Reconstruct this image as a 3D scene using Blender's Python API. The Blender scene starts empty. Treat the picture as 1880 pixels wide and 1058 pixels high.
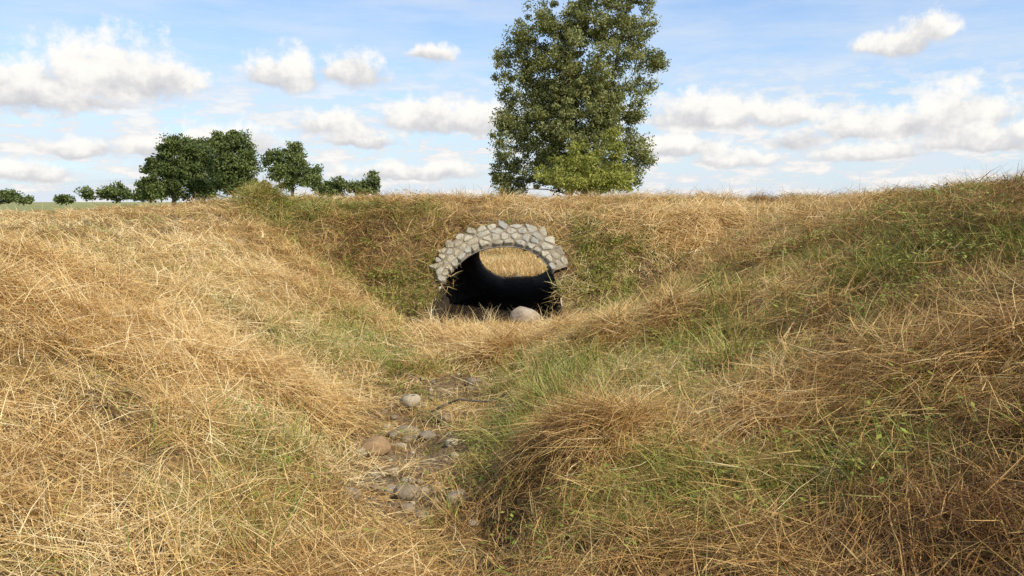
import bpy, math, random
import numpy as np
from mathutils import Vector
random.seed(7); rng=np.random.default_rng(7)
scn=bpy.context.scene
scn.view_settings.view_transform='Standard'; scn.view_settings.look='None'; scn.view_settings.exposure=0
PI=math.pi
# ---------------------------------------------------------------- helpers
def _h(ix,iy,s):
    n=(ix.astype(np.int64)*374761393+iy.astype(np.int64)*668265263+s*1442695041)&0xffffffff
    n=((n^(n>>13))*1274126177)&0xffffffff
    return ((n^(n>>16))&0xffff)/65535.0
def vnoise(x,y,s=0):
    x=np.asarray(x,float);y=np.asarray(y,float)
    ix=np.floor(x);iy=np.floor(y);fx=x-ix;fy=y-iy
    fx=fx*fx*(3-2*fx);fy=fy*fy*(3-2*fy)
    a=_h(ix,iy,s);b=_h(ix+1,iy,s);c=_h(ix,iy+1,s);d=_h(ix+1,iy+1,s)
    return (a*(1-fx)+b*fx)*(1-fy)+(c*(1-fx)+d*fx)*fy
def fbm(x,y,s=0,o=4):
    r=0;a=.5;t=0
    for i in range(o):
        r=r+a*vnoise(x*2**i,y*2**i,s+i*17);t+=a;a*=.5
    return r/t
def ss(t):
    t=np.clip(t,0,1);return t*t*(3-2*t)
def smax(a,b,k):
    h=np.clip(.5+.5*(a-b)/k,0,1)
    return b*(1-h)+a*h+k*h*(1-h)
def gauss(x,y,cx,cy,rx,ry):
    return np.exp(-((x-cx)/rx)**2-((y-cy)/ry)**2)

EYE=1.9
MOUNDS=[(.10,9.7,.6,.35,.16),(1.25,8.2,.75,.30,.24),(.55,8.8,.4,.3,.10),(.45,5.15,.45,.35,.16),
        (1.0,6.3,.5,.5,.08),(-2.6,8.6,.9,.5,.06),(-4.55,15.0,.38,.35,.30),(1.9,5.2,.7,.6,.08),(-2.5,5.4,.7,.4,.06),(2.9,7.6,.8,.5,.06),
        (.0,9.12,.26,.20,-.32),(-.02,4.72,.26,.24,-.42),(.95,7.72,.35,.12,-.18),(-3.6,6.2,.9,.35,.08),(-4.2,7.4,.8,.3,.05),
        (-5.0,6.6,.2,.12,-.15)]
HEAPS=[(-.75,3.9,.6,.35),(.55,5.1,.5,.3),(1.6,4.8,.6,.3),(.05,9.8,.5,.4),(.4,10.2,.8,.5),(-3.6,6.2,.9,.4),(-4.2,7.4,.9,.35),(1.25,8.15,.7,.25),(-.3,10.9,.9,.8),(2.6,4.6,.6,.4),(3.3,14.2,1.4,.5),(-2.4,7.0,.9,.4)]
BX=lambda y:np.interp(y,[4.0,5.3,6.5,8.1,9,10],[-.40,-.62,-.82,-.9,-.6,-.4])
def heap(x,y):
    r=0
    for cx,cy,rx,ry in HEAPS: r=r+gauss(x,y,cx,cy,rx,ry)
    return np.clip(r,0,1)
def terrain(x,y,detail=True):
    x=np.asarray(x,float);y=np.asarray(y,float)
    le=np.interp(y,[0,6,9,13,40],[-1.4,-1.4,-1.45,-1.55,-1.5])
    re=np.interp(y,[0,8,11,13,40],[-.12,-.12,.5,1.1,1.3])
    cl=np.interp(y,[0,8,10,12.2,15,20,30],[1.50,1.52,1.58,1.69,1.86,1.8,1.7])
    cr=np.interp(y,[0,8,10.3,11.8,14.4,20,30],[2.08,2.07,2.0,1.93,1.87,1.84,1.8])
    tl=(le-x)/(5.2+le)
    tr=(x-re)/(5.2-re)
    zl=cl*np.interp(tl,[0,.10,.4,.7,.9,1.06],[0,.12,.46,.79,.95,1.0])
    bn=np.interp(y,[0,9,12],[1,1,0])
    zr=cr*(np.interp(tr,[0,.05,.11,.28,.5,.8,1,1.12],[0,.10,.15,.23,.50,.86,.98,1.0])*bn+(1-bn)*np.interp(tr,[0,.1,.25,.5,.8,1,1.12],[0,.09,.2,.50,.86,.98,1.0]))
    z=smax(np.where(x<0,zl,zr),np.where(x<0,zr,zl),.02)
    top=np.interp(y,[11.8,12.7,13.9,14.4,15.2,16.4,18,18.9,19.2,20.4,21.3],[-.9,0,1.2,1.6,1.78,1.93,1.93,1.5,1.2,0,-.9])
    drop=ss((-x-4.2)/3.4)*.40
    top=np.minimum(top,1.98-drop)
    z=smax(z,top,.12)-.03
    z=z-ss((-x-5.0)/2.2)*ss((y-11)/3)*.17*ss((23-y)/3)
    z=np.maximum(z,np.interp(y,[-1e4,23,30,38,1e5],[-1,-1,.95,1.4,1.4]))
    f=np.maximum(ss((np.abs(x)-8.0)/9),ss((y-24)/14))
    f=np.maximum(f,ss((-y-10)/10))
    z=z*(1-f)+1.33*f
    far=ss((np.hypot(x,y)-60)/200)
    z=z-far*.15
    near=np.maximum(ss((np.abs(x+.2)-1.9)/.8),np.maximum(ss((11.8-y)/.8),ss((y-14.7)/.8)))
    for cx,cy,rx,ry,h in MOUNDS: z=z+h*gauss(x,y,cx,cy,rx,ry)
    z=z-.13*np.exp(-((x-BX(y))/.46)**2)*ss((9.6-y)/1.2)*ss((y+2)/3)
    if detail:
        loc=ss((60-np.hypot(x,y))/30)
        z=z+loc*near*((fbm(x*.9,y*.9,3)-.5)*.15+(np.abs(fbm(x*1.9,y*1.9,8,3)-.5)-.1)*.18+(fbm(x*4,y*4,9,3)-.5)*.16)
        z=z+(1-loc)*(fbm(x*.02,y*.02,5)-.5)*.2
    return z
def tslope(x,y,e=.12):
    return (terrain(x+e,y)-terrain(x-e,y))/(2*e),(terrain(x,y+e)-terrain(x,y-e))/(2*e)

def mesh_np(name,V,F,attrs=None,mat=None,smooth=False,fattrs=None):
    me=bpy.data.meshes.new(name)
    V=np.asarray(V,dtype=np.float32);F=np.asarray(F,dtype=np.int32)
    me.vertices.add(len(V));me.vertices.foreach_set('co',V.ravel())
    k=F.shape[1]
    me.loops.add(F.size);me.loops.foreach_set('vertex_index',F.ravel())
    me.polygons.add(len(F));me.polygons.foreach_set('loop_start',np.arange(0,F.size,k,dtype=np.int32))
    me.update(calc_edges=True)
    for dom,dct in (('POINT',attrs),('FACE',fattrs)):
        for n,a in (dct or {}).items():
            at=me.attributes.new(n,'FLOAT',dom);at.data.foreach_set('value',np.asarray(a,dtype=np.float32))
    me.polygons.foreach_set('use_smooth',np.full(len(me.polygons),bool(smooth)))
    if mat: me.materials.append(mat)
    o=bpy.data.objects.new(name,me);scn.collection.objects.link(o)
    return o
def newmat(name):
    m=bpy.data.materials.new(name);m.use_nodes=True;nt=m.node_tree
    for n in list(nt.nodes): nt.nodes.remove(n)
    out=nt.nodes.new('ShaderNodeOutputMaterial')
    return m,nt,out
def ramp(nt,stops,fac):
    r=nt.nodes.new('ShaderNodeValToRGB');e=r.color_ramp.elements
    while len(e)<len(stops): e.new(.5)
    for el,(p,c) in zip(e,stops): el.position=p;el.color=(*c,1)
    nt.links.new(fac,r.inputs[0]);return r.outputs[0]
def attr(nt,name,typ='GEOMETRY'):
    a=nt.nodes.new('ShaderNodeAttribute');a.attribute_name=name;a.attribute_type=typ;return a.outputs['Fac']
def M(nt,op,a,b=None,c=None,clamp=False):
    n=nt.nodes.new('ShaderNodeMath');n.operation=op;n.use_clamp=clamp
    for i,v in enumerate((a,b,c)):
        if v is None: continue
        if isinstance(v,(int,float)): n.inputs[i].default_value=v
        else: nt.links.new(v,n.inputs[i])
    return n.outputs[0]
def mixc(nt,f,a,b):
    n=nt.nodes.new('ShaderNodeMix');n.data_type='RGBA'
    if isinstance(f,(int,float)): n.inputs[0].default_value=f
    else: nt.links.new(f,n.inputs[0])
    for i,v in ((6,a),(7,b)):
        if isinstance(v,tuple): n.inputs[i].default_value=(*v,1)
        else: nt.links.new(v,n.inputs[i])
    return n.outputs[2]
def noise(nt,scale,detail=5,vec=None,rough=.55):
    n=nt.nodes.new('ShaderNodeTexNoise');n.inputs['Scale'].default_value=scale;n.inputs['Detail'].default_value=detail
    n.inputs['Roughness'].default_value=rough
    if vec is not None: nt.links.new(vec,n.inputs['Vector'])
    return n.outputs[0]
def leafy(nt,out,col,trans=.3,rough=.6,spec=.25):
    p=nt.nodes.new('ShaderNodeBsdfPrincipled');nt.links.new(col,p.inputs['Base Color'])
    p.inputs['Roughness'].default_value=rough;p.inputs['Specular IOR Level'].default_value=spec
    t=nt.nodes.new('ShaderNodeBsdfTranslucent');nt.links.new(col,t.inputs['Color'])
    mx=nt.nodes.new('ShaderNodeMixShader');mx.inputs[0].default_value=trans
    nt.links.new(p.outputs[0],mx.inputs[1]);nt.links.new(t.outputs[0],mx.inputs[2]);nt.links.new(mx.outputs[0],out.inputs[0])

# ---------------------------------------------------------------- materials
def grass_mat():
    m,nt,out=newmat('grass_blades')
    straw=ramp(nt,[(0,(.11,.048,.015)),(.22,(.28,.14,.042)),(.48,(.56,.335,.108)),(.75,(.78,.55,.225)),(1,(.92,.75,.42))],attr(nt,'v'))
    g=ramp(nt,[(0,(.07,.13,.012)),(.4,(.17,.24,.028)),(.75,(.33,.36,.06)),(1,(.48,.45,.13))],attr(nt,'r'))
    leafy(nt,out,mixc(nt,attr(nt,'g'),straw,g),.24,.5,.25)
    return m
GM=grass_mat()
def leaf_mat(name,c0,c1,c2,trans=.3):
    m,nt,out=newmat(name)
    c=ramp(nt,[(0,c0),(.5,c1),(1,c2)],attr(nt,'rnd'))
    leafy(nt,out,c,trans,.5,.3);return m
def ground_mat():
    m,nt,out=newmat('ground_thatch')
    tc=nt.nodes.new('ShaderNodeTexCoord').outputs['Object']
    n1=noise(nt,1.3,5,tc);n2=noise(nt,32,5,tc,.7)
    f=M(nt,'ADD',M(nt,'MULTIPLY',n1,.4),M(nt,'MULTIPLY',n2,.6))
    c=ramp(nt,[(.36,(.05,.028,.011)),(.5,(.18,.105,.036)),(.64,(.44,.29,.11))],f)
    fld=ramp(nt,[(.35,(.30,.24,.09)),(.65,(.22,.25,.07))],noise(nt,.03,4,tc))
    c=mixc(nt,attr(nt,'field'),c,fld)
    c=mixc(nt,attr(nt,'bed'),c,ramp(nt,[(.3,(.07,.045,.022)),(.5,(.20,.13,.06)),(.7,(.38,.27,.13))],n2))
    p=nt.nodes.new('ShaderNodeBsdfPrincipled');nt.links.new(c,p.inputs['Base Color']);p.inputs['Roughness'].default_value=.95
    b=nt.nodes.new('ShaderNodeBump');b.inputs['Strength'].default_value=.9;b.inputs['Distance'].default_value=.05
    nt.links.new(n2,b.inputs['Height']);nt.links.new(b.outputs[0],p.inputs['Normal']);nt.links.new(p.outputs[0],out.inputs[0])
    return m
def stone_mat(name,stops,scale=14,lo=.33):
    m,nt,out=newmat(name)
    tc=nt.nodes.new('ShaderNodeTexCoord').outputs['Object']
    n2=noise(nt,scale,6,tc,.7);n3=noise(nt,scale*5,3,tc,.7)
    base=ramp(nt,stops,attr(nt,'rnd'))
    sp=M(nt,'ADD',M(nt,'MULTIPLY',n2,.6),M(nt,'MULTIPLY',n3,.4))
    k=ramp(nt,[(lo,(.5,.46,.40)),(.5,(.9,.88,.85)),(.68,(1.2,1.17,1.1))],sp)
    mm=nt.nodes.new('ShaderNodeMix');mm.data_type='RGBA';mm.blend_type='MULTIPLY';mm.inputs[0].default_value=1
    nt.links.new(base,mm.inputs[6]);nt.links.new(k,mm.inputs[7])
    p=nt.nodes.new('ShaderNodeBsdfPrincipled');nt.links.new(mm.outputs[2],p.inputs['Base Color']);p.inputs['Roughness'].default_value=.9
    p.inputs['Specular IOR Level'].default_value=.2
    b=nt.nodes.new('ShaderNodeBump');b.inputs['Strength'].default_value=.7;b.inputs['Distance'].default_value=.014
    nt.links.new(sp,b.inputs['Height']);nt.links.new(b.outputs[0],p.inputs['Normal']);nt.links.new(p.outputs[0],out.inputs[0])
    return m
def simple_mat(name,c0,c1,scale,rough=.8,metal=0,bump=.3,spec=.3):
    m,nt,out=newmat(name)
    tc=nt.nodes.new('ShaderNodeTexCoord').outputs['Object']
    n=noise(nt,scale,5,tc,.65);c=ramp(nt,[(.35,c0),(.65,c1)],n)
    p=nt.nodes.new('ShaderNodeBsdfPrincipled');nt.links.new(c,p.inputs['Base Color'])
    p.inputs['Roughness'].default_value=rough;p.inputs['Metallic'].default_value=metal;p.inputs['Specular IOR Level'].default_value=spec
    b=nt.nodes.new('ShaderNodeBump');b.inputs['Strength'].default_value=bump;b.inputs['Distance'].default_value=.01
    nt.links.new(n,b.inputs['Height']);nt.links.new(b.outputs[0],p.inputs['Normal']);nt.links.new(p.outputs[0],out.inputs[0])
    return m

# ---------------------------------------------------------------- culvert outline
OUT=[(-1.32,-.05),(-1.26,.2),(-1.20,.40),(-1.08,.64),(-.90,.85),(-.68,1.02),(-.41,1.12),(-.046,1.15),(.277,1.09),(.499,.95),(.644,.76),(.731,.55),(.782,.33),(.80,.12),(.78,-.05)]
def resample(P,n):
    P=np.array(P,float);Q=[]
    for i in range(len(P)-1):
        p0=P[max(i-1,0)];p1=P[i];p2=P[i+1];p3=P[min(i+2,len(P)-1)]
        for t in np.linspace(0,1,12,endpoint=False):
            Q.append(.5*((2*p1)+(-p0+p2)*t+(2*p0-5*p1+4*p2-p3)*t*t+(-p0+3*p1-3*p2+p3)*t**3))
    Q.append(P[-1]);Q=np.array(Q)
    d=np.r_[0,np.cumsum(np.linalg.norm(np.diff(Q,axis=0),axis=1))]
    s=np.linspace(0,d[-1],n)
    return np.stack([np.interp(s,d,Q[:,k]) for k in range(P.shape[1])],-1)
NEAR=resample(OUT,49)
th=np.linspace(PI*1.42,-PI*.42,49)
FAR=np.stack([.15+.95*np.cos(th),.64+.66*np.sin(th)],-1)
def inside(px,pz,poly):
    px=np.asarray(px);pz=np.asarray(pz);r=np.zeros(px.shape,bool);n=len(poly)
    for i in range(n):
        x1,z1=poly[i];x2,z2=poly[(i+1)%n]
        c=((z1>pz)!=(z2>pz))&(px<(x2-x1)*(pz-z1)/((z2-z1) if z2!=z1 else 1e-9)+x1)
        r^=c
    return r
def in_hole(x,y,z):
    a=(y>12.45)&(y<14.3)&inside(x,z,NEAR)
    b=(y>18.6)&(y<20.9)&inside(x,z,FAR)
    return a|b

# ---------------------------------------------------------------- terrain
def axis(lo,hi,step,far):
    core=np.arange(lo,hi+1e-6,step)
    g=[];d=step;v=0
    while v<far: d*=1.33;v+=d;g.append(v)
    g=np.array(g);return np.concatenate([(lo-g)[::-1],core,hi+g])
XS=axis(-8,8,.055,3000);YS=axis(.5,22,.055,3000)
X,Y=np.meshgrid(XS,YS);Z=terrain(X,Y)
V=np.stack([X,Y,Z],-1).reshape(-1,3)
ny,nx=X.shape
i=np.arange((ny-1)*(nx-1));r=i//(nx-1);c=i%(nx-1);a=r*nx+c
F=np.stack([a,a+1,a+nx+1,a+nx],-1)
cen=V[F].mean(1)
F=F[~in_hole(cen[:,0],cen[:,1],cen[:,2])]
def bedmask(x,y):
    m=ss(1.7-np.abs((x-BX(y))/.44))*ss((y-4.2)/.5)*ss((9.2-y)/.5)
    return m*(.30+.70*ss((fbm(x*2.2,y*2.2,91,3)-.42)/.12))
terr=mesh_np('ground',V,F,{'bed':bedmask(V[:,0],V[:,1]),'field':ss((np.hypot(V[:,0],V[:,1])-20)/15)},ground_mat(),True)

# ---------------------------------------------------------------- culvert pipe
L=110
rings=[]
for k in range(L+1):
    t=k/L
    f_=ss(np.array(t*1.3))
    sec=NEAR*(1-f_)+FAR*f_
    cx=sec.mean(0)
    d=sec-cx;d/=np.linalg.norm(d,axis=1,keepdims=True)
    sec=sec+d*.014*math.sin(k*1.35) if k>1 else sec
    y0=12.66+sec[:,1];y1=20.42-sec[:,1]
    yy=y0*(1-t)+y1*t
    rings.append(np.stack([sec[:,0],yy,sec[:,1]],-1))
rings=np.array(rings);n=rings.shape[1]
V=rings.reshape(-1,3)
F=[(k*n+j,k*n+(j+1)%n,(k+1)*n+(j+1)%n,(k+1)*n+j) for k in range(L) for j in range(n)]
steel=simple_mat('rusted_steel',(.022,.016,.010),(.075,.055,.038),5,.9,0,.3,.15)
culv=bpy.data.objects.new('stone_culvert',None);scn.collection.objects.link(culv)
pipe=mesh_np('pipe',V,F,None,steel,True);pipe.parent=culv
gy=np.linspace(12.55,20.6,90);gx_=np.linspace(-1.15,.75,26)
A,B=np.meshgrid(gx_,gy);cxs=np.interp(B,[12.7,20],[0,.3]);C_=.0+.05*fbm(A*3,B*3,5)+.07*np.abs((A+.2)/1.0)**2
V=np.stack([A+cxs,B,C_],-1).reshape(-1,3);i=np.arange(89*25);a=(i//25)*26+i%25
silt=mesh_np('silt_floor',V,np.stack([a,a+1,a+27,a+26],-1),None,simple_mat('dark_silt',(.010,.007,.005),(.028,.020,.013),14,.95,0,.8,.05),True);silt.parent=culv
def rim(poly,yf,name,s):
    V=[];F=[];m=len(poly)
    cx=poly.mean(0)
    for j,(x,z) in enumerate(poly):
        d=np.array([x,z])-cx;d/=np.linalg.norm(d)
        for off,dy in ((0,-.015*s),(.012,-.015*s),(.012,.08*s),(0,.08*s)):
            q=np.array([x,z])+d*off;V.append((q[0],yf(q[1])+dy,q[1]))
    for j in range(m-1):
        for q in range(4): F.append((j*4+q,j*4+(q+1)%4,j*4+4+(q+1)%4,j*4+4+q))
    return mesh_np(name,V,F,None,simple_mat(name+'_galvanised',(.16,.14,.11),(.38,.35,.30),9,.8,.1),False)
rim(NEAR[14:37],lambda z:12.66+z,'rim_front',1).parent=culv
rim(FAR,lambda z:20.42-z,'rim_back',-1).parent=culv

# ---------------------------------------------------------------- cobble collar
R2=math.sqrt(2)
inner=np.array([(x,z*R2) for x,z in NEAR])
i0=int(np.argmin(np.hypot(NEAR[:,0]+1.10,NEAR[:,1]-.60)+(NEAR[:,0]>0)*9));i1=int(np.argmin(np.hypot(NEAR[:,0]-.64,NEAR[:,1]-.76)+(NEAR[:,0]<0)*9))
arc=resample(inner[i0:i1+1],60)
tan=np.gradient(arc,axis=0);tan/=np.linalg.norm(tan,axis=1,keepdims=True)
nor=np.stack([-tan[:,1],tan[:,0]],-1)
if (nor[30]@np.array([0,1]))<0: nor=-nor
al=np.r_[0,np.cumsum(np.linalg.norm(np.diff(arc,axis=0),axis=1))];AL=al[-1]
def arcpt(a,r):
    p=np.array([np.interp(a,al,arc[:,0]),np.interp(a,al,arc[:,1])])
    if a<0: p=arc[0]+tan[0]*a
    if a>AL: p=arc[-1]+tan[-1]*(a-AL)
    nn=np.array([np.interp(a,al,nor[:,0]),np.interp(a,al,nor[:,1])]);nn/=np.linalg.norm(nn)
    return p+nn*r
def Th(a):
    t=a/AL
    return float(np.interp(t,[0,.10,.25,.4,.55,.7,.85,1],[.10,.32,.46,.46,.48,.49,.42,.28]))
def to3(p,h=0):
    x,s=p;z=s/R2
    return np.array([x,12.7+z-h/R2,z+h/R2])
seeds=[];real=[]
rr=random.Random(5)
def rowat(f,real_,jit):
    a=-.25 if not real_ else .03
    while a<(AL+.25 if not real_ else AL):
        T=Th(min(max(a,0),AL))
        seeds.append(arcpt(a+rr.uniform(-jit,jit),f(T)+rr.uniform(-jit,jit)*.8));real.append(real_)
        a+=rr.uniform(.11,.20)
rowat(lambda T:-.06,False,.0)
for q in range(4):
    rowat(lambda T,q=q:T*(q+.5)/4 if T>.38 else T*(min(q,2)+.5)/3+(.0 if q<3 else .012),True,.032)
rowat(lambda T:T+.075,False,.045)
for q in range(6):
    seeds.append(arcpt(-.11,q*.12-.05));real.append(False);seeds.append(arcpt(AL+.11,q*.12-.05));real.append(False)
S=[];Rl=[]
for p,rl in zip(seeds,real):
    if all(np.hypot(*(p-q))>.083 for q in S): S.append(p);Rl.append(rl)
def clip(poly,p,nv):
    res=[]
    for k in range(len(poly)):
        a,b=poly[k],poly[(k+1)%len(poly)];da=(a-p)@nv;db=(b-p)@nv
        if da<=0: res.append(a)
        if (da<0)!=(db<0): res.append(a+(b-a)*da/(da-db))
    return res
VV=[];FF=[];RR=[]
for k,(p,rl) in enumerate(zip(S,Rl)):
    if not rl: continue
    poly=[p+np.array(v)*.15 for v in((-1,-.8),(-.3,-1.2),(1,-1),(1.2,.2),(.7,1),(-1,1))]
    for j,q in enumerate(S):
        if j==k or np.hypot(*(q-p))>.55: continue
        nv=(q-p)/np.hypot(*(q-p));poly=clip(poly,(p+q)/2-nv*rr.uniform(.010,.019),nv)
        if len(poly)<3: break
    if len(poly)<3: continue
    poly=np.array(poly)
    for _ in range(3):
        poly=np.concatenate([[.8*poly[j]+.2*poly[(j+1)%len(poly)],.2*poly[j]+.8*poly[(j+1)%len(poly)]] for j in range(len(poly))])
    m=len(poly);c=poly.mean(0);base=len(VV);h=rr.uniform(.012,.028);tilt=np.array([rr.uniform(-.14,.14),rr.uniform(-.14,.14)])
    poly=poly+np.array([[float(vnoise(q[0]*30,q[1]*30,14))-.5,float(vnoise(q[0]*30,q[1]*30,15))-.5] for q in poly])*.016
    rv=rr.random()
    prof=[(1.0,-.05),(1.0,h*.3),(.95,h*.75),(.84,h*.97),(.55,h*1.0),(.25,h*1.02)]
    for sc_,hh in prof:
        for j in range(m):
            q=c+(poly[j]-c)*sc_
            nz=(float(vnoise(q[0]*20,q[1]*20,4))-.5)*.022 if hh>0 else 0
            VV.append(to3(q,.055+hh+nz+((q-c)@tilt if hh>0 else 0)));RR.append(rv)
    VV.append(to3(c,.055+h*1.02));RR.append(rv);ci=len(VV)-1
    for l in range(len(prof)-1):
        for j in range(m): FF.append((base+l*m+j,base+l*m+(j+1)%m,base+(l+1)*m+(j+1)%m,base+(l+1)*m+j))
    l=len(prof)-1
    for j in range(m): FF.append((base+l*m+j,base+l*m+(j+1)%m,ci))
def mesh_py(name,V,F,attrs,mat,smooth=True):
    me=bpy.data.meshes.new(name);me.from_pydata([tuple(map(float,v)) for v in V],[],F);me.update()
    for nme,a in (attrs or {}).items():
        at=me.attributes.new(nme,'FLOAT','POINT');at.data.foreach_set('value',np.asarray(a,dtype=np.float32))
    if smooth: me.polygons.foreach_set('use_smooth',np.ones(len(me.polygons),dtype=bool))
    me.materials.append(mat);o=bpy.data.objects.new(name,me);scn.collection.objects.link(o);return o
fs=stone_mat('field_stone',[(0,(.30,.255,.18)),(.25,(.46,.405,.29)),(.5,(.37,.345,.28)),(.75,(.50,.445,.33)),(1,(.30,.29,.255))],16,.36)
cs=mesh_py('collar_stones',VV,FF,{'rnd':RR},fs);cs.parent=culv
MV=[];MF=[];na=60;nr=6
for a in np.linspace(-.04,AL+.04,na):
    T=Th(min(max(a,0),AL))+.02+.03*math.sin(a*9)
    for k in range(nr+1):
        r0=T*k/nr
        hh=.060 if 0<k<nr else (-.1 if k==nr else -.02)
        MV.append(to3(arcpt(a,r0),hh))
for j in range(na-1):
    for k in range(nr): u=j*(nr+1)+k;MF.append((u,u+1,u+nr+2,u+nr+1))
mo=mesh_py('mortar',MV,MF,None,simple_mat('lime_mortar',(.17,.13,.08),(.32,.26,.175),30,.95,0,.7));mo.parent=culv

# ---------------------------------------------------------------- stones / boulder
import bmesh
def ico(sub):
    bm=bmesh.new();bmesh.ops.create_icosphere(bm,subdivisions=sub,radius=1)
    v=np.array([q.co[:] for q in bm.verts]);f=[[w.index for w in q.verts] for q in bm.faces];bm.free();return v,np.array(f)
IV,IF=ico(3)
def rock(sx,sy,sz,seed,ang=.18):
    r=np.random.default_rng(seed);v=IV.copy()
    d=np.ones(len(v))
    for _ in range(5):
        k=r.normal(size=3)*1.6;d+=.5*ang*np.sin(v@k+r.uniform(0,6))
    for _ in range(9):
        nv=r.normal(size=3);nv/=np.linalg.norm(nv);h=r.uniform(.8,.97);dd=v@nv
        d=np.where(dd*d>h,d*(h/np.maximum(dd*d,1e-3))**.75,d)
    v=v*d[:,None]*np.array([sx,sy,sz]);yaw=r.uniform(0,6.28);cc,s_=math.cos(yaw),math.sin(yaw)
    return np.stack([v[:,0]*cc-v[:,1]*s_,v[:,0]*s_+v[:,1]*cc,v[:,2]],-1)
def zt(x,y): return float(terrain(np.array([x]),np.array([y]))[0])
bv=rock(.22,.2,.21,3)
mesh_np('boulder',bv+np.array([.15,12.35,zt(.15,12.35)+.17]),IF,{'rnd':np.full(len(bv),.55)},stone_mat('granite_boulder',[(0,(.34,.28,.21)),(1,(.44,.36,.27))],9),True)
CV=[];CF=[];CR=[];off=0
st=[(-1.10,6.42,.115,.05),(-.95,7.15,.10,.5),(-.84,7.0,.05,.8),(-.90,6.88,.05,.3),(-.74,6.95,.07,.6),(-1.0,7.95,.115,.85),(-.88,8.15,.08,.95),(-.72,5.45,.09,.4),(-.85,5.6,.055,.9),
    (-.36,5.35,.075,.7),(-.55,5.7,.075,.15),(-.62,5.55,.06,.35),(-1.1,5.3,.08,.6),(-.5,7.6,.06,.7),(-.6,5.2,.05,.5),(-.95,5.62,.05,.4),(-.6,7.3,.06,.2),(-.7,7.7,.07,.45),(-.45,8.9,.06,.6)]
for _ in range(120):
    y=rng.uniform(4.6,9.2)
    st.append((BX(y)+rng.normal()*.30,y,float(np.clip(rng.lognormal(-3.6,.45),.014,.05)),rng.random()))
for k,(x,y,s,cv) in enumerate(st):
    v=rock(s*1.2,s*.95,s*.72,100+k,.12)+np.array([x,y,zt(x,y)+s*.36])
    CV.append(v);CF.append(IF+off);CR.append(np.full(len(v),cv));off+=len(v)
mesh_np('stream_stones',np.concatenate(CV),np.concatenate(CF),{'rnd':np.concatenate(CR)},
   stone_mat('river_stone',[(0,(.36,.225,.115)),(.25,(.33,.25,.15)),(.6,(.24,.20,.15)),(.85,(.44,.37,.26)),(1,(.48,.42,.30))],22),True)

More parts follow.
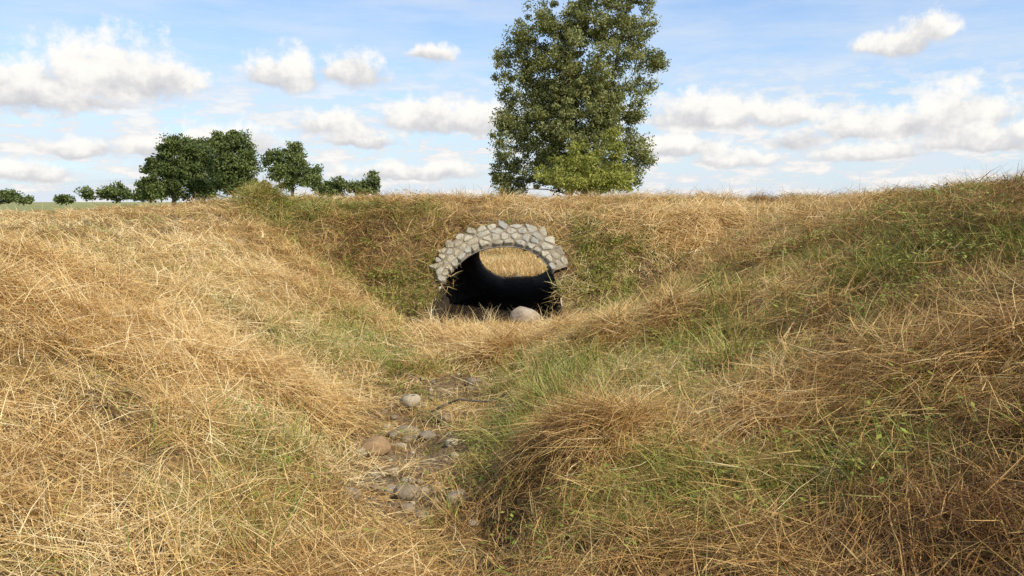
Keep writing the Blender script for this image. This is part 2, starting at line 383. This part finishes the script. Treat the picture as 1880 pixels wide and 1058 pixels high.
# ---------------------------------------------------------------- blades (one mesh per kind of vegetation)
def flow(x,y): return fbm(x*.7,y*.7,55,4)*13
def field(name,cx,cy,k,rad,Lr,wr,th0,th1,seg,tint,green,scl,az=None,azs=.5,zoff=(0,0),radial=.6,comb=0,vr=.30,daz=.5,flat=.6,mat=None,mouth=False):
    z=terrain(cx,cy);ok=~in_hole(cx,cy,z)&(np.hypot(cx,cy)>1.4)
    ok&=~((cy>12.9)&(cy<14.35)&(cx>-1.16)&(cx<.98)&(z>.55)&(z<1.57)&(((cx+.12)/1.2)**2+((z-.42)/1.10)**2<1))
    ok&=~((cy>12.5)&(cy<19.5)&(z<.1))
    ok&=~(((cx)**2+((cy-9.05)*1.0)**2<.05)|((cx+.02)**2+((cy-4.6)*.75)**2<.075))
    cx,cy,z,tint,green,scl=[q[ok] for q in (cx,cy,z,tint,green,scl)]
    if az is not None: az=az[ok]
    sx,sy=tslope(cx,cy)
    if not mouth: scl=scl*(1-.5*gauss(cx,cy,-.2,12.2,1.1,1.0))
    crest=ss((np.abs(cx)-4.0)/.8)*(cx<0)*(1-gauss(cx,cy,-4.55,15,.7,.7))
    scl=scl*(1-.35*crest)
    scl=scl*(1-.35*np.exp(-((cx-BX(cy))/.55)**2)*ss((9.4-cy)/.8))
    scl=scl*(1-.5*gauss(cx,cy,0,4.3,.35,.35))
    n=len(cx);I=np.repeat(np.arange(n),k);N=n*k
    ra=rad*scl[I]*np.sqrt(rng.random(N));an=rng.random(N)*2*PI
    ox=ra*np.cos(an);oy=ra*np.sin(an)
    nv=np.stack([-sx,-sy,np.ones(n)],-1)*flat+np.array([0,0,1])*(1-flat);nv/=np.linalg.norm(nv,axis=1,keepdims=True);nv=nv[I]
    root=np.stack([cx[I]+ox,cy[I]+oy,z[I]+sx[I]*ox+sy[I]*oy-.012+rng.uniform(zoff[0],zoff[1]+1e-6,N)],-1)
    if az is None:
        u=rng.random(N)
        fl=flow(cx,cy)[I]+rng.normal(size=N)*.6
        a=np.where(u<radial,an+rng.normal(size=N)*.5,np.where(u<radial+comb,fl,rng.random(N)*2*PI))
    else:
        a=az[I]+rng.normal(size=N)*azs+np.where(rng.random(N)<.5,PI,0)
    Ln=rng.uniform(*Lr,N)*scl[I];d=np.hypot(root[:,0],root[:,1])
    w=rng.uniform(*wr,N)*np.interp(d,[0,5,16,30],[.8,1,1.9,3.2])
    t0=rng.uniform(*th0,N);t1=rng.uniform(*th1,N);dz=rng.normal(size=N)*daz;tw=rng.normal(size=N)*.8
    P=root;Vs=[];cur=a.copy()
    side=np.stack([-np.sin(a)*np.cos(tw),np.cos(a)*np.cos(tw),np.sin(tw)*.7],-1)
    for q in range(seg+1):
        t=q/seg;ww=(w*(1-t**1.5*.85)*.5)[:,None]
        Vs.append((P-side*ww).astype(np.float32));Vs.append((P+side*ww).astype(np.float32))
        if q<seg:
            tm=(q+.5)/seg;thh=t0+t1*tm;cur=cur+dz/seg
            h=np.stack([np.cos(cur),np.sin(cur),np.zeros(N)],-1);h-=nv*(h*nv).sum(1,keepdims=True)
            h/=np.linalg.norm(h,axis=1,keepdims=True)
            P=P+(h*np.sin(thh)[:,None]+nv*np.cos(thh)[:,None])*(Ln/seg)[:,None]
    m=2*(seg+1);V=np.stack(Vs,1).reshape(-1,3)
    b=(np.arange(N)*m)[:,None]
    F=np.concatenate([np.stack([b+2*q,b+2*q+1,b+2*q+3,b+2*q+2],-1) for q in range(seg)],1).reshape(-1,4)
    v=np.clip(tint[I]+(rng.random(N)-.5)*2*vr,0,1);g=green[I]
    isg=np.where(rng.random(N)<g,rng.uniform(.7,1,N),g*.22);r_=np.clip(rng.random(N)*.85+.25*(1-g),0,1)
    return mesh_np(name,V,F,None,mat or GM,True,{'v':np.repeat(v,seg),'g':np.repeat(isg,seg),'r':np.repeat(r_,seg)})

def pts(n,x0=-8.5,x1=8.5,y0=1.2,y1=17.3,ref=5.0,pw=1.0):
    x=rng.uniform(x0,x1,n*4);y=rng.uniform(y0,y1,n*4);d=np.hypot(x,y)
    k=(rng.random(n*4)<np.clip((ref/d)**pw,.2,1))&(np.abs(x)<y*.85+2.2);return x[k][:n],y[k][:n]
def regions(x,y):
    left=ss((-x-.8)/1.2)*ss((13-y)/2)
    n=fbm(x*.8,y*.8,21);n2=fbm(x*2.5,y*2.5,31);n3=fbm(x*6,y*6,33,2)
    tint=.52+.14*left-.17*ss((x-.8)/1.5)*ss((14.0-y-.25*x)/1.5)+(n-.5)*.6+(n2-.5)*.55+(n3-.5)*.3
    tint+=.22*gauss(x,y,3.3,14.3,1.6,.9)+.18*gauss(x,y,-.1,10.6,1.2,1.6)
    tint-=.15*ss((4.8-y)/2)*(x>-1.5)
    tint-=.16*gauss(x,y,-3,14.8,1.6,1)
    tint-=.16*gauss(x,y,4.2,7,1.5,2)
    g=.05+1.0*gauss(x,y,-1.95,13.2,.8,.6)+1.3*gauss(x,y,1.4,13.5,.5,.8)+.85*gauss(x,y,-3.0,14.9,1.3,.7)+.8*gauss(x,y,2.1,13.8,.8,.45)
    g+=.80*gauss(x,y,1.9,9.9,1.0,1.8)+1.05*gauss(x,y,.75,7.0,.9,1.4)+.6*gauss(x,y,4.3,9.0,.6,.7)+.65*gauss(x,y,2.4,6.8,1.3,1.6)
    g+=.50*gauss(x,y,-1.7,9.5,.8,2)+.35*gauss(x,y,5.6,9,.6,2.5)+.35*gauss(x,y,-4.3,15,1,1)+.45*gauss(x,y,-.2,6.2,.35,1)+.45*gauss(x,y,1.4,4.3,1.5,1)+.35*gauss(x,y,-1.9,5.3,.5,1.1)+.3*gauss(x,y,3.6,6.5,1.2,1)
    g*=.22+1.5*ss((fbm(x*1.3,y*1.3,77)-.28)/.42)
    g*=1-.7*heap(x,y)
    return np.clip(tint,.03,.95),np.clip(g,0,.92)
def hvar(x,y): return (.62+.42*ss((fbm(x*1.1,y*1.1,14)-.3)/.4))*(1-.35*heap(x,y))
def br(x,y,p=.9): return rng.random(len(x))>bedmask(x,y)*p

x,y=pts(12800);k=br(x,y,.93);x,y=x[k],y[k];t,g=regions(x,y)
field('dry_grass',x,y,34,.17,(.07,.24),(.003,.0062),(.2,1.35),(.1,1.3),3,t,g*.9,hvar(x,y)*rng.uniform(.75,1.25,len(x)),radial=.2,comb=.35,daz=.7)
x,y=pts(12500);hp=heap(x,y);k=br(x,y,.66)&(rng.random(len(x))<.25+1.4*ss((fbm(x*1.0,y*1.0,40)-.35)/.3)+hp);x,y=x[k],y[k];t,g=regions(x,y)
field('straw_litter',x,y,28,.24,(.10,.42),(.003,.0072),(1.1,1.65),(-.2,.35),2,np.clip(t+.08,0,1),g*.3,rng.uniform(.8,1.15,len(x)),az=flow(x,y)+rng.normal(size=len(x))*.6,azs=.6,zoff=(.015,.10),flat=.95,vr=.36)
hx=[];hy=[]
for cx,cy,rx,ry in HEAPS:
    m=int(230*rx*ry/.3) if cy<12 else 180
    hx.append(cx+rng.normal(size=m)*rx*.6);hy.append(cy+rng.normal(size=m)*ry*.6)
x=np.concatenate(hx);y=np.concatenate(hy);k=br(x,y,.85);x,y=x[k],y[k];t,g=regions(x,y)
field('cut_straw',x,y,24,.2,(.18,.52),(.0035,.0075),(1.0,1.6),(-.1,.6),3,np.clip(t*.6+.22+rng.normal(size=len(x))*.08,0,1),g*.05,rng.uniform(.8,1.2,len(x)),az=fbm(x*1.1,y*1.1,58)*12+rng.normal(size=len(x))*.4,azs=.45,zoff=(.02,.14),flat=.95,daz=.7,vr=.34)
x,y=pts(15500);t,g=regions(x,y);k=(rng.random(len(x))<g*.8+.015)&br(x,y,.85);x,y=x[k],y[k];t=t[k];g=g[k]
field('green_grass',x,y,22,.10,(.12,.34),(.004,.009),(.0,.8),(.3,1.6),4,t,np.full(len(x),.80),rng.uniform(.55,1.05,len(x)),radial=.4,comb=.3)
x,y=pts(2800);k=br(x,y)&(rng.random(len(x))<.15+.8*ss((fbm(x,y,61)-.42)/.2));x,y=x[k],y[k];t,g=regions(x,y)
field('tall_grass',x,y,13,.12,(.28,.6),(.0028,.0055),(.05,1.0),(.2,1.5),5,np.clip(t+.15,0,1),g*.6,rng.uniform(.5,.9,len(x)),radial=.3,comb=.3,daz=.8)
T=[(.05,9.75,1.0,.70),(.35,9.85,.9,.70),(-.25,9.75,.9,.7),(.85,8.05,.9,.62),(1.1,7.98,1.,.6),(1.4,7.95,1.,.62),(1.75,8.05,.9,.6),(.55,8.5,.9,.55),(.4,5.25,.9,.5),(.7,5.1,.9,.5),(.05,5.35,.8,.45),
   (.6,4.3,.7,.45),(.8,6.4,.9,.4),(.25,6.8,.8,.45),(-4.55,15.0,1.2,.45),(-4.75,14.9,1.1,.5),(-4.4,15.1,1.0,.4),(-4.6,14.7,.9,.4),(1.5,5.3,.8,.4),(-1.6,4.6,.8,.45),(-2.3,5.6,.8,.5),(-2.6,8.7,.8,.6),(-3.3,8.4,.8,.6),
   (.6,9.6,.7,.7),(1.1,4.2,.8,.38)]
NT=len(T)
for _ in range(70):
    yy=rng.uniform(3,13.);T.append((rng.uniform(-6.0,6.0),yy,rng.uniform(.4,.75),rng.uniform(.4,.65)))
T=np.array(T);gk=np.r_[np.full(NT,.15),np.full(70,.6)];gk[14:18]=1.0;k=br(T[:,0],T[:,1],.98);T=T[k];gk=gk[k]
tt,g=regions(T[:,0],T[:,1])
field('grass_tussocks',T[:,0],T[:,1],320,.22,(.22,.50),(.003,.0065),(.15,1.2),(.9,1.8),5,np.clip(T[:,3]*.65+tt*.35,0,1),g*gk,T[:,2],radial=.5,comb=.25,daz=.8)
P_=[(.35,7.0),(.5,6.7),(.25,6.4),(.6,7.3),(.15,7.2),(.8,6.5),(.45,6.1),(.9,7.5),(-.15,5.9),(.1,5.7),(-1.5,5.9),(-1.3,4.6),(1.2,6.9),(.7,5.6),(-1.25,4.1),(.3,7.7),(.9,4.4),(1.6,6.2),(.55,6.9),(.4,6.6),(2.2,8.0),(1.7,7.0),(.2,8.7),(.0,8.3)]
P_=np.array(P_);P_=np.concatenate([P_+rng.normal(size=P_.shape)*.12 for _ in range(4)])
field('reed_grass',P_[:,0],P_[:,1],11,.10,(.3,.62),(.006,.012),(.05,.45),(.2,1.1),6,np.full(len(P_),.7),np.full(len(P_),.95),rng.uniform(.6,1.0,len(P_)))
x=rng.uniform(-1.35,.85,110);y=rng.uniform(12.0,12.5,110);t,g=regions(x,y)
field('mouth_grass',x,y,9,.08,(.25,.55),(.003,.006),(.1,1.1),(.2,1.2),5,np.clip(t+.15,0,1),g*.2,rng.uniform(.6,1.1,110),mouth=True)
x=rng.uniform(-4,4,3200);y=rng.uniform(18,34,3200);t,g=regions(x,y)
field('far_grass',x,y,26,.2,(.12,.26),(.004,.006),(.1,.9),(.2,1.4),2,np.clip(t+.15,0,1),g*.2,rng.uniform(1,1.6,len(x)))
# broad-leaved weeds and brambles
x,y=pts(9000);t,g=regions(x,y);k=rng.random(len(x))<g*.30+.004;x,y=x[k],y[k]
for cx,cy,rx,ry,m in [(1.40,13.5,.28,.42,60),(2.0,13.75,.5,.22,28),(-1.9,13.05,.45,.28,38),(-2.9,14.7,.8,.4,60),(-4.5,15,.3,.3,14),(5.2,8.6,.4,1.2,30),(3.8,9.2,.4,.4,26),(3.0,6.6,.5,.6,24)]:
    x=np.r_[x,cx+rng.normal(size=m)*rx];y=np.r_[y,cy+rng.normal(size=m)*ry]
z=terrain(x,y);ok=~in_hole(x,y,z)&~((y>12.3)&(y<14.4)&(x>-1.25)&(x<1.06));x,y,z=x[ok],y[ok],z[ok]
kk=20;I=np.repeat(np.arange(len(x)),kk);N=len(I);an=rng.random(N)*6.283;rd=rng.uniform(.02,.19,N)
c=np.stack([x[I]+rd*np.cos(an),y[I]+rd*np.sin(an),z[I]+rng.uniform(.03,.16,N)+.05*(np.abs(x[I])>1.2)],-1)
s=rng.uniform(.011,.023,N)[:,None]*np.interp(y[I],[4,14],[.9,1.4])[:,None]
u=np.stack([np.cos(an),np.sin(an),rng.uniform(-.5,.4,N)],-1);w_=np.stack([-np.sin(an),np.cos(an),rng.uniform(-.3,.3,N)],-1)
V=np.stack([c-u*s,c+w_*s*.62,c+u*s*1.3,c-w_*s*.62],1).reshape(-1,3)
mesh_np('weeds',V,np.arange(N*4).reshape(-1,4),None,GM,False,{'v':np.full(N,.5),'g':rng.uniform(.8,1,N),'r':.15+rng.random(N)*.65})

def tube(path,rad,seg=7):
    path=np.array(path,float);V=[];n=len(path)
    for k,p in enumerate(path):
        d=path[min(k+1,n-1)]-path[max(k-1,0)];d/=np.linalg.norm(d)+1e-9
        u=np.cross(d,[.13,.21,.97]);u/=np.linalg.norm(u)+1e-9;w=np.cross(d,u)
        for j in range(seg):
            a=2*PI*j/seg;V.append(p+(u*math.cos(a)+w*math.sin(a))*rad[k])
    F=[(k*seg+j,k*seg+(j+1)%seg,(k+1)*seg+(j+1)%seg,(k+1)*seg+j) for k in range(n-1) for j in range(seg)]
    return np.array(V),np.array(F)
bark=simple_mat('bark',(.05,.04,.03),(.16,.13,.10),12,.9,0,.8)
tp=[(-.75+.13*k,7.35+.05*math.sin(k*1.7)+.03*k,zt(-.75+.13*k,7.35)+.10+.012*k) for k in range(7)]
v,f=tube(tp,[.011,.012,.01,.009,.008,.006,.003]);mesh_np('fallen_twig',v,f,None,bark,True)

# ---------------------------------------------------------------- trees
def px2w(u,v,D): return ((u-940)/1504*D, EYE+(371-v)/1504*D*1.01)
def leaves(centers,radii,per,size,r,rb,droop=.2):
    n=len(centers)*per
    c=np.repeat(centers,per,0);rad=np.repeat(radii,per)
    d=r.normal(size=(n,3));d/=np.linalg.norm(d,axis=1,keepdims=True)
    p=c+d*(rad*r.random(n)**.6*1.15)[:,None]*np.array([1,1,.75])
    s=size*r.uniform(.6,1.3,n)
    a=r.normal(size=(n,3));a[:,2]-=droop;a/=np.linalg.norm(a,axis=1,keepdims=True)
    b=np.cross(a,r.normal(size=(n,3)));b/=np.linalg.norm(b,axis=1,keepdims=True)
    V=np.stack([p-a*s[:,None]*.6,p+b*s[:,None]*.34,p+a*s[:,None]*.7,p-b*s[:,None]*.34],1).reshape(-1,3)
    F=np.arange(n*4).reshape(-1,4)
    rn=np.clip(np.repeat(np.repeat(rb,per)+r.normal(size=n)*.2,4),0,1)
    return V,F,rn
def tree(name,lobes,D,base_u,ncl,clr,per,size,mat,seed,trunks,trad,depth=.8,ground=None,zb=0.0):
    r=np.random.default_rng(seed)
    L=[];W=[]
    for u,v,ru,rv in lobes:
        x,z=px2w(u,v,D);L.append((x,D+r.uniform(-.3,.3)*ru/1504*D,z,ru/1504*D,rv/1504*D));W.append(ru*rv)
    W=np.array(W,float);W/=W.sum();C=[];Rb=[]
    for l,w in zip(L,W):
        m=max(3,int(ncl*w))
        d=r.normal(size=(m,3));d/=np.linalg.norm(d,axis=1,keepdims=True)
        q=d*(r.uniform(.2,1.0,m)**.5*r.uniform(.85,1.2,m))[:,None]*np.array([l[3],l[3]*depth,l[4]])
        C.append(q+np.array(l[:3]));Rb.append(np.full(m,r.uniform(.35,.65))+r.normal(size=m)*.15)
    C=np.concatenate(C);Rb=np.concatenate(Rb)
    C[:,2]=np.maximum(C[:,2],zb)
    rad=clr*r.uniform(.45,1.5,len(C))
    bx,_=px2w(base_u,370,D);gz=float(terrain(np.array([bx]),np.array([D]))[0]) if ground is None else ground
    emp=bpy.data.objects.new(name,None);emp.location=(bx,D,gz);scn.collection.objects.link(emp)
    V,F,rn=leaves(C,rad,per,size,r,Rb)
    V=V-np.array([bx,D,gz])
    o=mesh_np(name+'_crown',V,F,{'rnd':rn},mat);o.parent=emp
    TV=[];TF=[];off=0;tops=[]
    for k in range(trunks):
        l=L[k*len(L)//max(trunks,1)] if trunks>1 else L[0]
        top=np.array([l[0],l[1],l[2]+l[4]*.5]);b=np.array([bx+r.uniform(-1,1)*trad*2.5*(trunks>1),D+r.uniform(-1,1)*trad*2*(trunks>1),gz-.1])
        P=[b+(top-b)*t+np.array([math.sin(t*4+k)*.25*trad*4*t,0,0]) for t in np.linspace(0,1,10)]
        v,f=tube(P,[trad*(1-t*.85) for t in np.linspace(0,1,10)],8);TV.append(v);TF.append(f+off);off+=len(v);tops.append(np.array(P))
    sel=r.choice(len(C),min(len(C),150),replace=False)
    allp=np.concatenate([t_[2:] for t_ in tops]);trr=np.concatenate([np.array([trad*(1-t*.85) for t in np.linspace(0,1,10)])[2:] for _ in tops])
    for ci in sel:
        c=C[ci];dd=np.linalg.norm((allp-c)+np.array([0,0,.3])*np.abs(c[2]-allp[:,2:3]),axis=1)+np.where(allp[:,2]>c[2],3,0)
        s=allp[int(dd.argmin())];r0=trr[int(dd.argmin())]*.4
        P=[s+(c-s)*t+np.array([0,0,math.sin(t*PI)*.08*np.linalg.norm(c-s)]) for t in np.linspace(0,1,5)]
        v,f=tube(P,[r0*(1-t*.85) for t in np.linspace(0,1,5)],5);TV.append(v);TF.append(f+off);off+=len(v)
    o=mesh_np(name+'_branches',np.concatenate(TV)-np.array([bx,D,gz]),np.concatenate(TF),None,bark,True);o.parent=emp
    return emp
willow=leaf_mat('willow_leaf',(.12,.125,.036),(.235,.245,.072),(.40,.39,.15),.35)
oakm=leaf_mat('oak_leaf',(.07,.095,.025),(.14,.175,.048),(.25,.28,.09),.3)
bushm=leaf_mat('bush_leaf',(.20,.21,.035),(.36,.37,.07),(.52,.50,.14),.35)
tree('willow_tree',[(1055,235,90,90),(985,90,50,62),(1035,60,50,55),(1100,40,50,55),(1160,12,32,30),(1180,118,38,24),(1165,70,32,40),(1080,125,80,80),(955,180,44,75),(1145,190,38,50),(935,270,34,62),(1172,285,20,34),(1050,315,105,40),(1145,290,38,50),(1000,250,62,70),(928,325,26,34),(925,120,18,28),(1203,122,18,12),(1145,325,32,25),(1190,165,10,18),(1020,150,60,60),(940,345,34,16),(1080,200,70,70)],
     40,1050,1500,.33,95,.10,willow,11,5,.16,.8)
tree('bush',[(1030,322,48,30),(1110,320,48,32),(1060,295,38,30),(1140,335,24,18),(1085,335,50,20),(1125,265,14,28)],37,1080,220,.25,85,.09,bushm,12,3,.05,.8)
tree('oak_tree',[(327,295,34,40),(300,325,34,38),(345,330,32,38),(278,345,20,20),(322,268,18,14),(352,280,18,24),(310,348,34,14)],104,322,280,.72,85,.28,oakm,21,1,.3)
tree('oak_tree.001',[(375,286,26,32),(378,325,34,38),(365,264,12,12),(378,348,30,12)],108,377,150,.72,85,.28,oakm,22,1,.3)
tree('oak_tree.002',[(432,290,38,36),(430,325,42,38),(456,308,18,42),(408,264,18,16),(440,258,20,12)],100,432,240,.72,85,.28,oakm,23,1,.3)
tree('oak_tree.003',[(537,300,30,26),(550,325,44,24),(510,288,14,14),(578,328,20,16),(525,318,26,26),(494,300,7,10),(545,276,24,10)],100,540,200,.6,75,.26,oakm,24,1,.25)
tree('distant_trees',[(620,345,24,14),(660,347,24,12),(687,338,8,20),(215,356,24,15),(168,356,11,10),(258,360,14,10),(15,362,22,11),(115,366,20,6),(600,350,20,10),(285,355,25,12),(45,368,20,5)],125,400,280,.65,75,.32,oakm,25,1,.01,ground=1.2)
tree('shrub',[(478,345,26,14),(465,352,18,10),(492,350,18,10)],15.2,477,45,.08,34,.04,leaf_mat('shrub_leaf',(.20,.19,.05),(.36,.32,.10),(.55,.45,.17)),31,3,.012,.8)

# ---------------------------------------------------------------- sky & sun
w=bpy.data.worlds.new('sky');scn.world=w;w.use_nodes=True;nt=w.node_tree
try: w.cycles.sampling_method='MANUAL';w.cycles.sample_map_resolution=256
except Exception as ex: print(ex)
bg=nt.nodes['Background']
sky=nt.nodes.new('ShaderNodeTexSky');sky.sky_type='NISHITA';sky.sun_disc=False
sky.sun_elevation=math.radians(46);sky.sun_rotation=math.radians(130);sky.air_density=1.0;sky.dust_density=.6;sky.ozone_density=2.0
tc=nt.nodes.new('ShaderNodeTexCoord').outputs['Generated']
sp=nt.nodes.new('ShaderNodeSeparateXYZ');nt.links.new(tc,sp.inputs[0])
az=M(nt,'ARCTAN2',sp.outputs[0],sp.outputs[1]);el=M(nt,'ARCSINE',sp.outputs[2])
cb=nt.nodes.new('ShaderNodeCombineXYZ');nt.links.new(az,cb.inputs[0]);nt.links.new(el,cb.inputs[1]);P=cb.outputs[0]
def VM(op,a,b=None,out=0):
    n=nt.nodes.new('ShaderNodeVectorMath');n.operation=op
    for i_,v in enumerate((a,b)):
        if v is None: continue
        if isinstance(v,tuple): n.inputs[i_].default_value=v
        else: nt.links.new(v,n.inputs[i_])
    return n.outputs[out]
CL=[(210,120,135,64),(60,150,140,46),(310,135,75,34),(120,178,130,18),(528,125,66,38),(655,122,52,34),(795,98,36,18),
 (790,205,80,38),(870,210,70,36),(620,222,62,28),(665,252,62,20),(425,252,85,34),(285,270,60,18),(1290,202,100,40),(1425,204,60,26),
 (1625,72,60,26),(1680,48,45,30),(1750,200,82,56),(1560,222,85,32),(1650,225,65,30),(1455,255,50,24),(1245,262,80,26),(1780,256,130,22),(155,270,56,22),
 (760,312,110,18),(50,312,85,18),(1880,240,60,18),(1345,285,70,20),(1590,275,90,18)]
mx=None;sw=None;sy=None
nwarp=nt.nodes.new('ShaderNodeTexNoise');nwarp.inputs['Scale'].default_value=30;nwarp.inputs['Detail'].default_value=4;nt.links.new(P,nwarp.inputs['Vector'])
wv=VM('MULTIPLY',VM('SUBTRACT',nwarp.outputs['Color'],(.5,.5,.5)),(.035,.022,0))
PW=VM('ADD',P,wv)
for u,v,hw,hh in CL:
    a=math.atan((u-940)/1504);e=math.atan((529-v)/1504)-math.radians(6)
    k=math.cos(a)**2;sw_=hw/1504*k*1.55;sh_=hh/1504*1.55
    e*=math.cos(a)
    e-=sh_*.28
    q=VM('MULTIPLY',VM('SUBTRACT',PW,(a,e,0)),(1/sw_,1/sh_,0))
    q2=VM('MAXIMUM',q,VM('MULTIPLY',q,(-1,-2.4,0)))
    ln=VM('LENGTH',q2,out=1)
    dd=M(nt,'SUBTRACT',1.0,ln)
    mx=dd if mx is None else M(nt,'SMOOTH_MAX',mx,dd,.15)
    ww=M(nt,'MAXIMUM',M(nt,'ADD',dd,.1),0.0001)
    s_=nt.nodes.new('ShaderNodeSeparateXYZ');nt.links.new(q,s_.inputs[0])
    yy=M(nt,'MULTIPLY',ww,s_.outputs[1])
    sw=ww if sw is None else M(nt,'ADD',sw,ww);sy=yy if sy is None else M(nt,'ADD',sy,yy)
yv=M(nt,'DIVIDE',sy,sw)
n1=noise(nt,34,7,P,.6)
n2=noise(nt,110,3,P,.6)
D=M(nt,'ADD',mx,M(nt,'MULTIPLY',M(nt,'SUBTRACT',n1,.5),1.5));D=M(nt,'ADD',D,M(nt,'MULTIPLY',M(nt,'SUBTRACT',n2,.5),.3))
def MR(v,a,b,c,d,t='SMOOTHSTEP'):
    n=nt.nodes.new('ShaderNodeMapRange');n.interpolation_type=t
    nt.links.new(v,n.inputs[0])
    for i_,q in enumerate((a,b,c,d)): n.inputs[i_+1].default_value=q
    return n.outputs[0]
alpha=MR(D,.0,.55,0,1)
shade=M(nt,'ADD',yv,M(nt,'MULTIPLY',M(nt,'SUBTRACT',n1,.5),1.8))
cc=ramp(nt,[(.0,(.60,.60,.64)),(.35,(.78,.775,.78)),(.62,(.97,.95,.91)),(.85,(1.04,1.01,.96))],MR(shade,-.40,.7,0,1,'LINEAR'))
cc=VM('SCALE',cc);cc.node.inputs[3].default_value=10.0
mp=VM('MULTIPLY',P,(1.6,9.0,1));vn=noise(nt,3.2,5,mp,.6)
veil=M(nt,'ADD',M(nt,'MULTIPLY',MR(vn,.3,.75,0,1),.45),.08)
hz=M(nt,'POWER',2.718,M(nt,'MULTIPLY',M(nt,'MAXIMUM',el,0),-6.0))
ve=M(nt,'ADD',veil,M(nt,'MULTIPLY',hz,.70),clamp=True)
skb=VM('MULTIPLY',sky.outputs[0],(1.25,1.6,1.95))
base=mixc(nt,M(nt,'MULTIPLY',ve,.95),skb,(7.5,8.2,9.1))
lowc=noise(nt,10,7,VM('MULTIPLY',P,(2.0,6.5,1)),.62)
la=M(nt,'MULTIPLY',MR(lowc,.45,.57,0,.95),MR(el,.06,.19,1,.0))
base=mixc(nt,la,base,mixc(nt,MR(lowc,.45,.68,0,1),(7.9,8.0,8.3),(10.0,9.7,9.3)))
fin=mixc(nt,alpha,base,cc)
nt.links.new(fin,bg.inputs[0]);bg.inputs[1].default_value=.1

sd=bpy.data.lights.new('sun','SUN');sd.energy=4.8;sd.angle=math.radians(.6);sd.color=(1,.93,.79)
so=bpy.data.objects.new('sun',sd);scn.collection.objects.link(so)
e=math.radians(46);a=math.radians(130)
S_=Vector((math.sin(a)*math.cos(e),math.cos(a)*math.cos(e),math.sin(e)))
so.rotation_euler=(-S_).to_track_quat('-Z','Y').to_euler()

cam=bpy.data.cameras.new('camera');co=bpy.data.objects.new('camera',cam);scn.collection.objects.link(co)
co.location=(0,0,EYE);co.rotation_euler=(math.radians(90-6),0,0)
cam.sensor_width=36;cam.lens=36*1504/1880;cam.clip_end=10000;cam.clip_start=.05
scn.camera=co
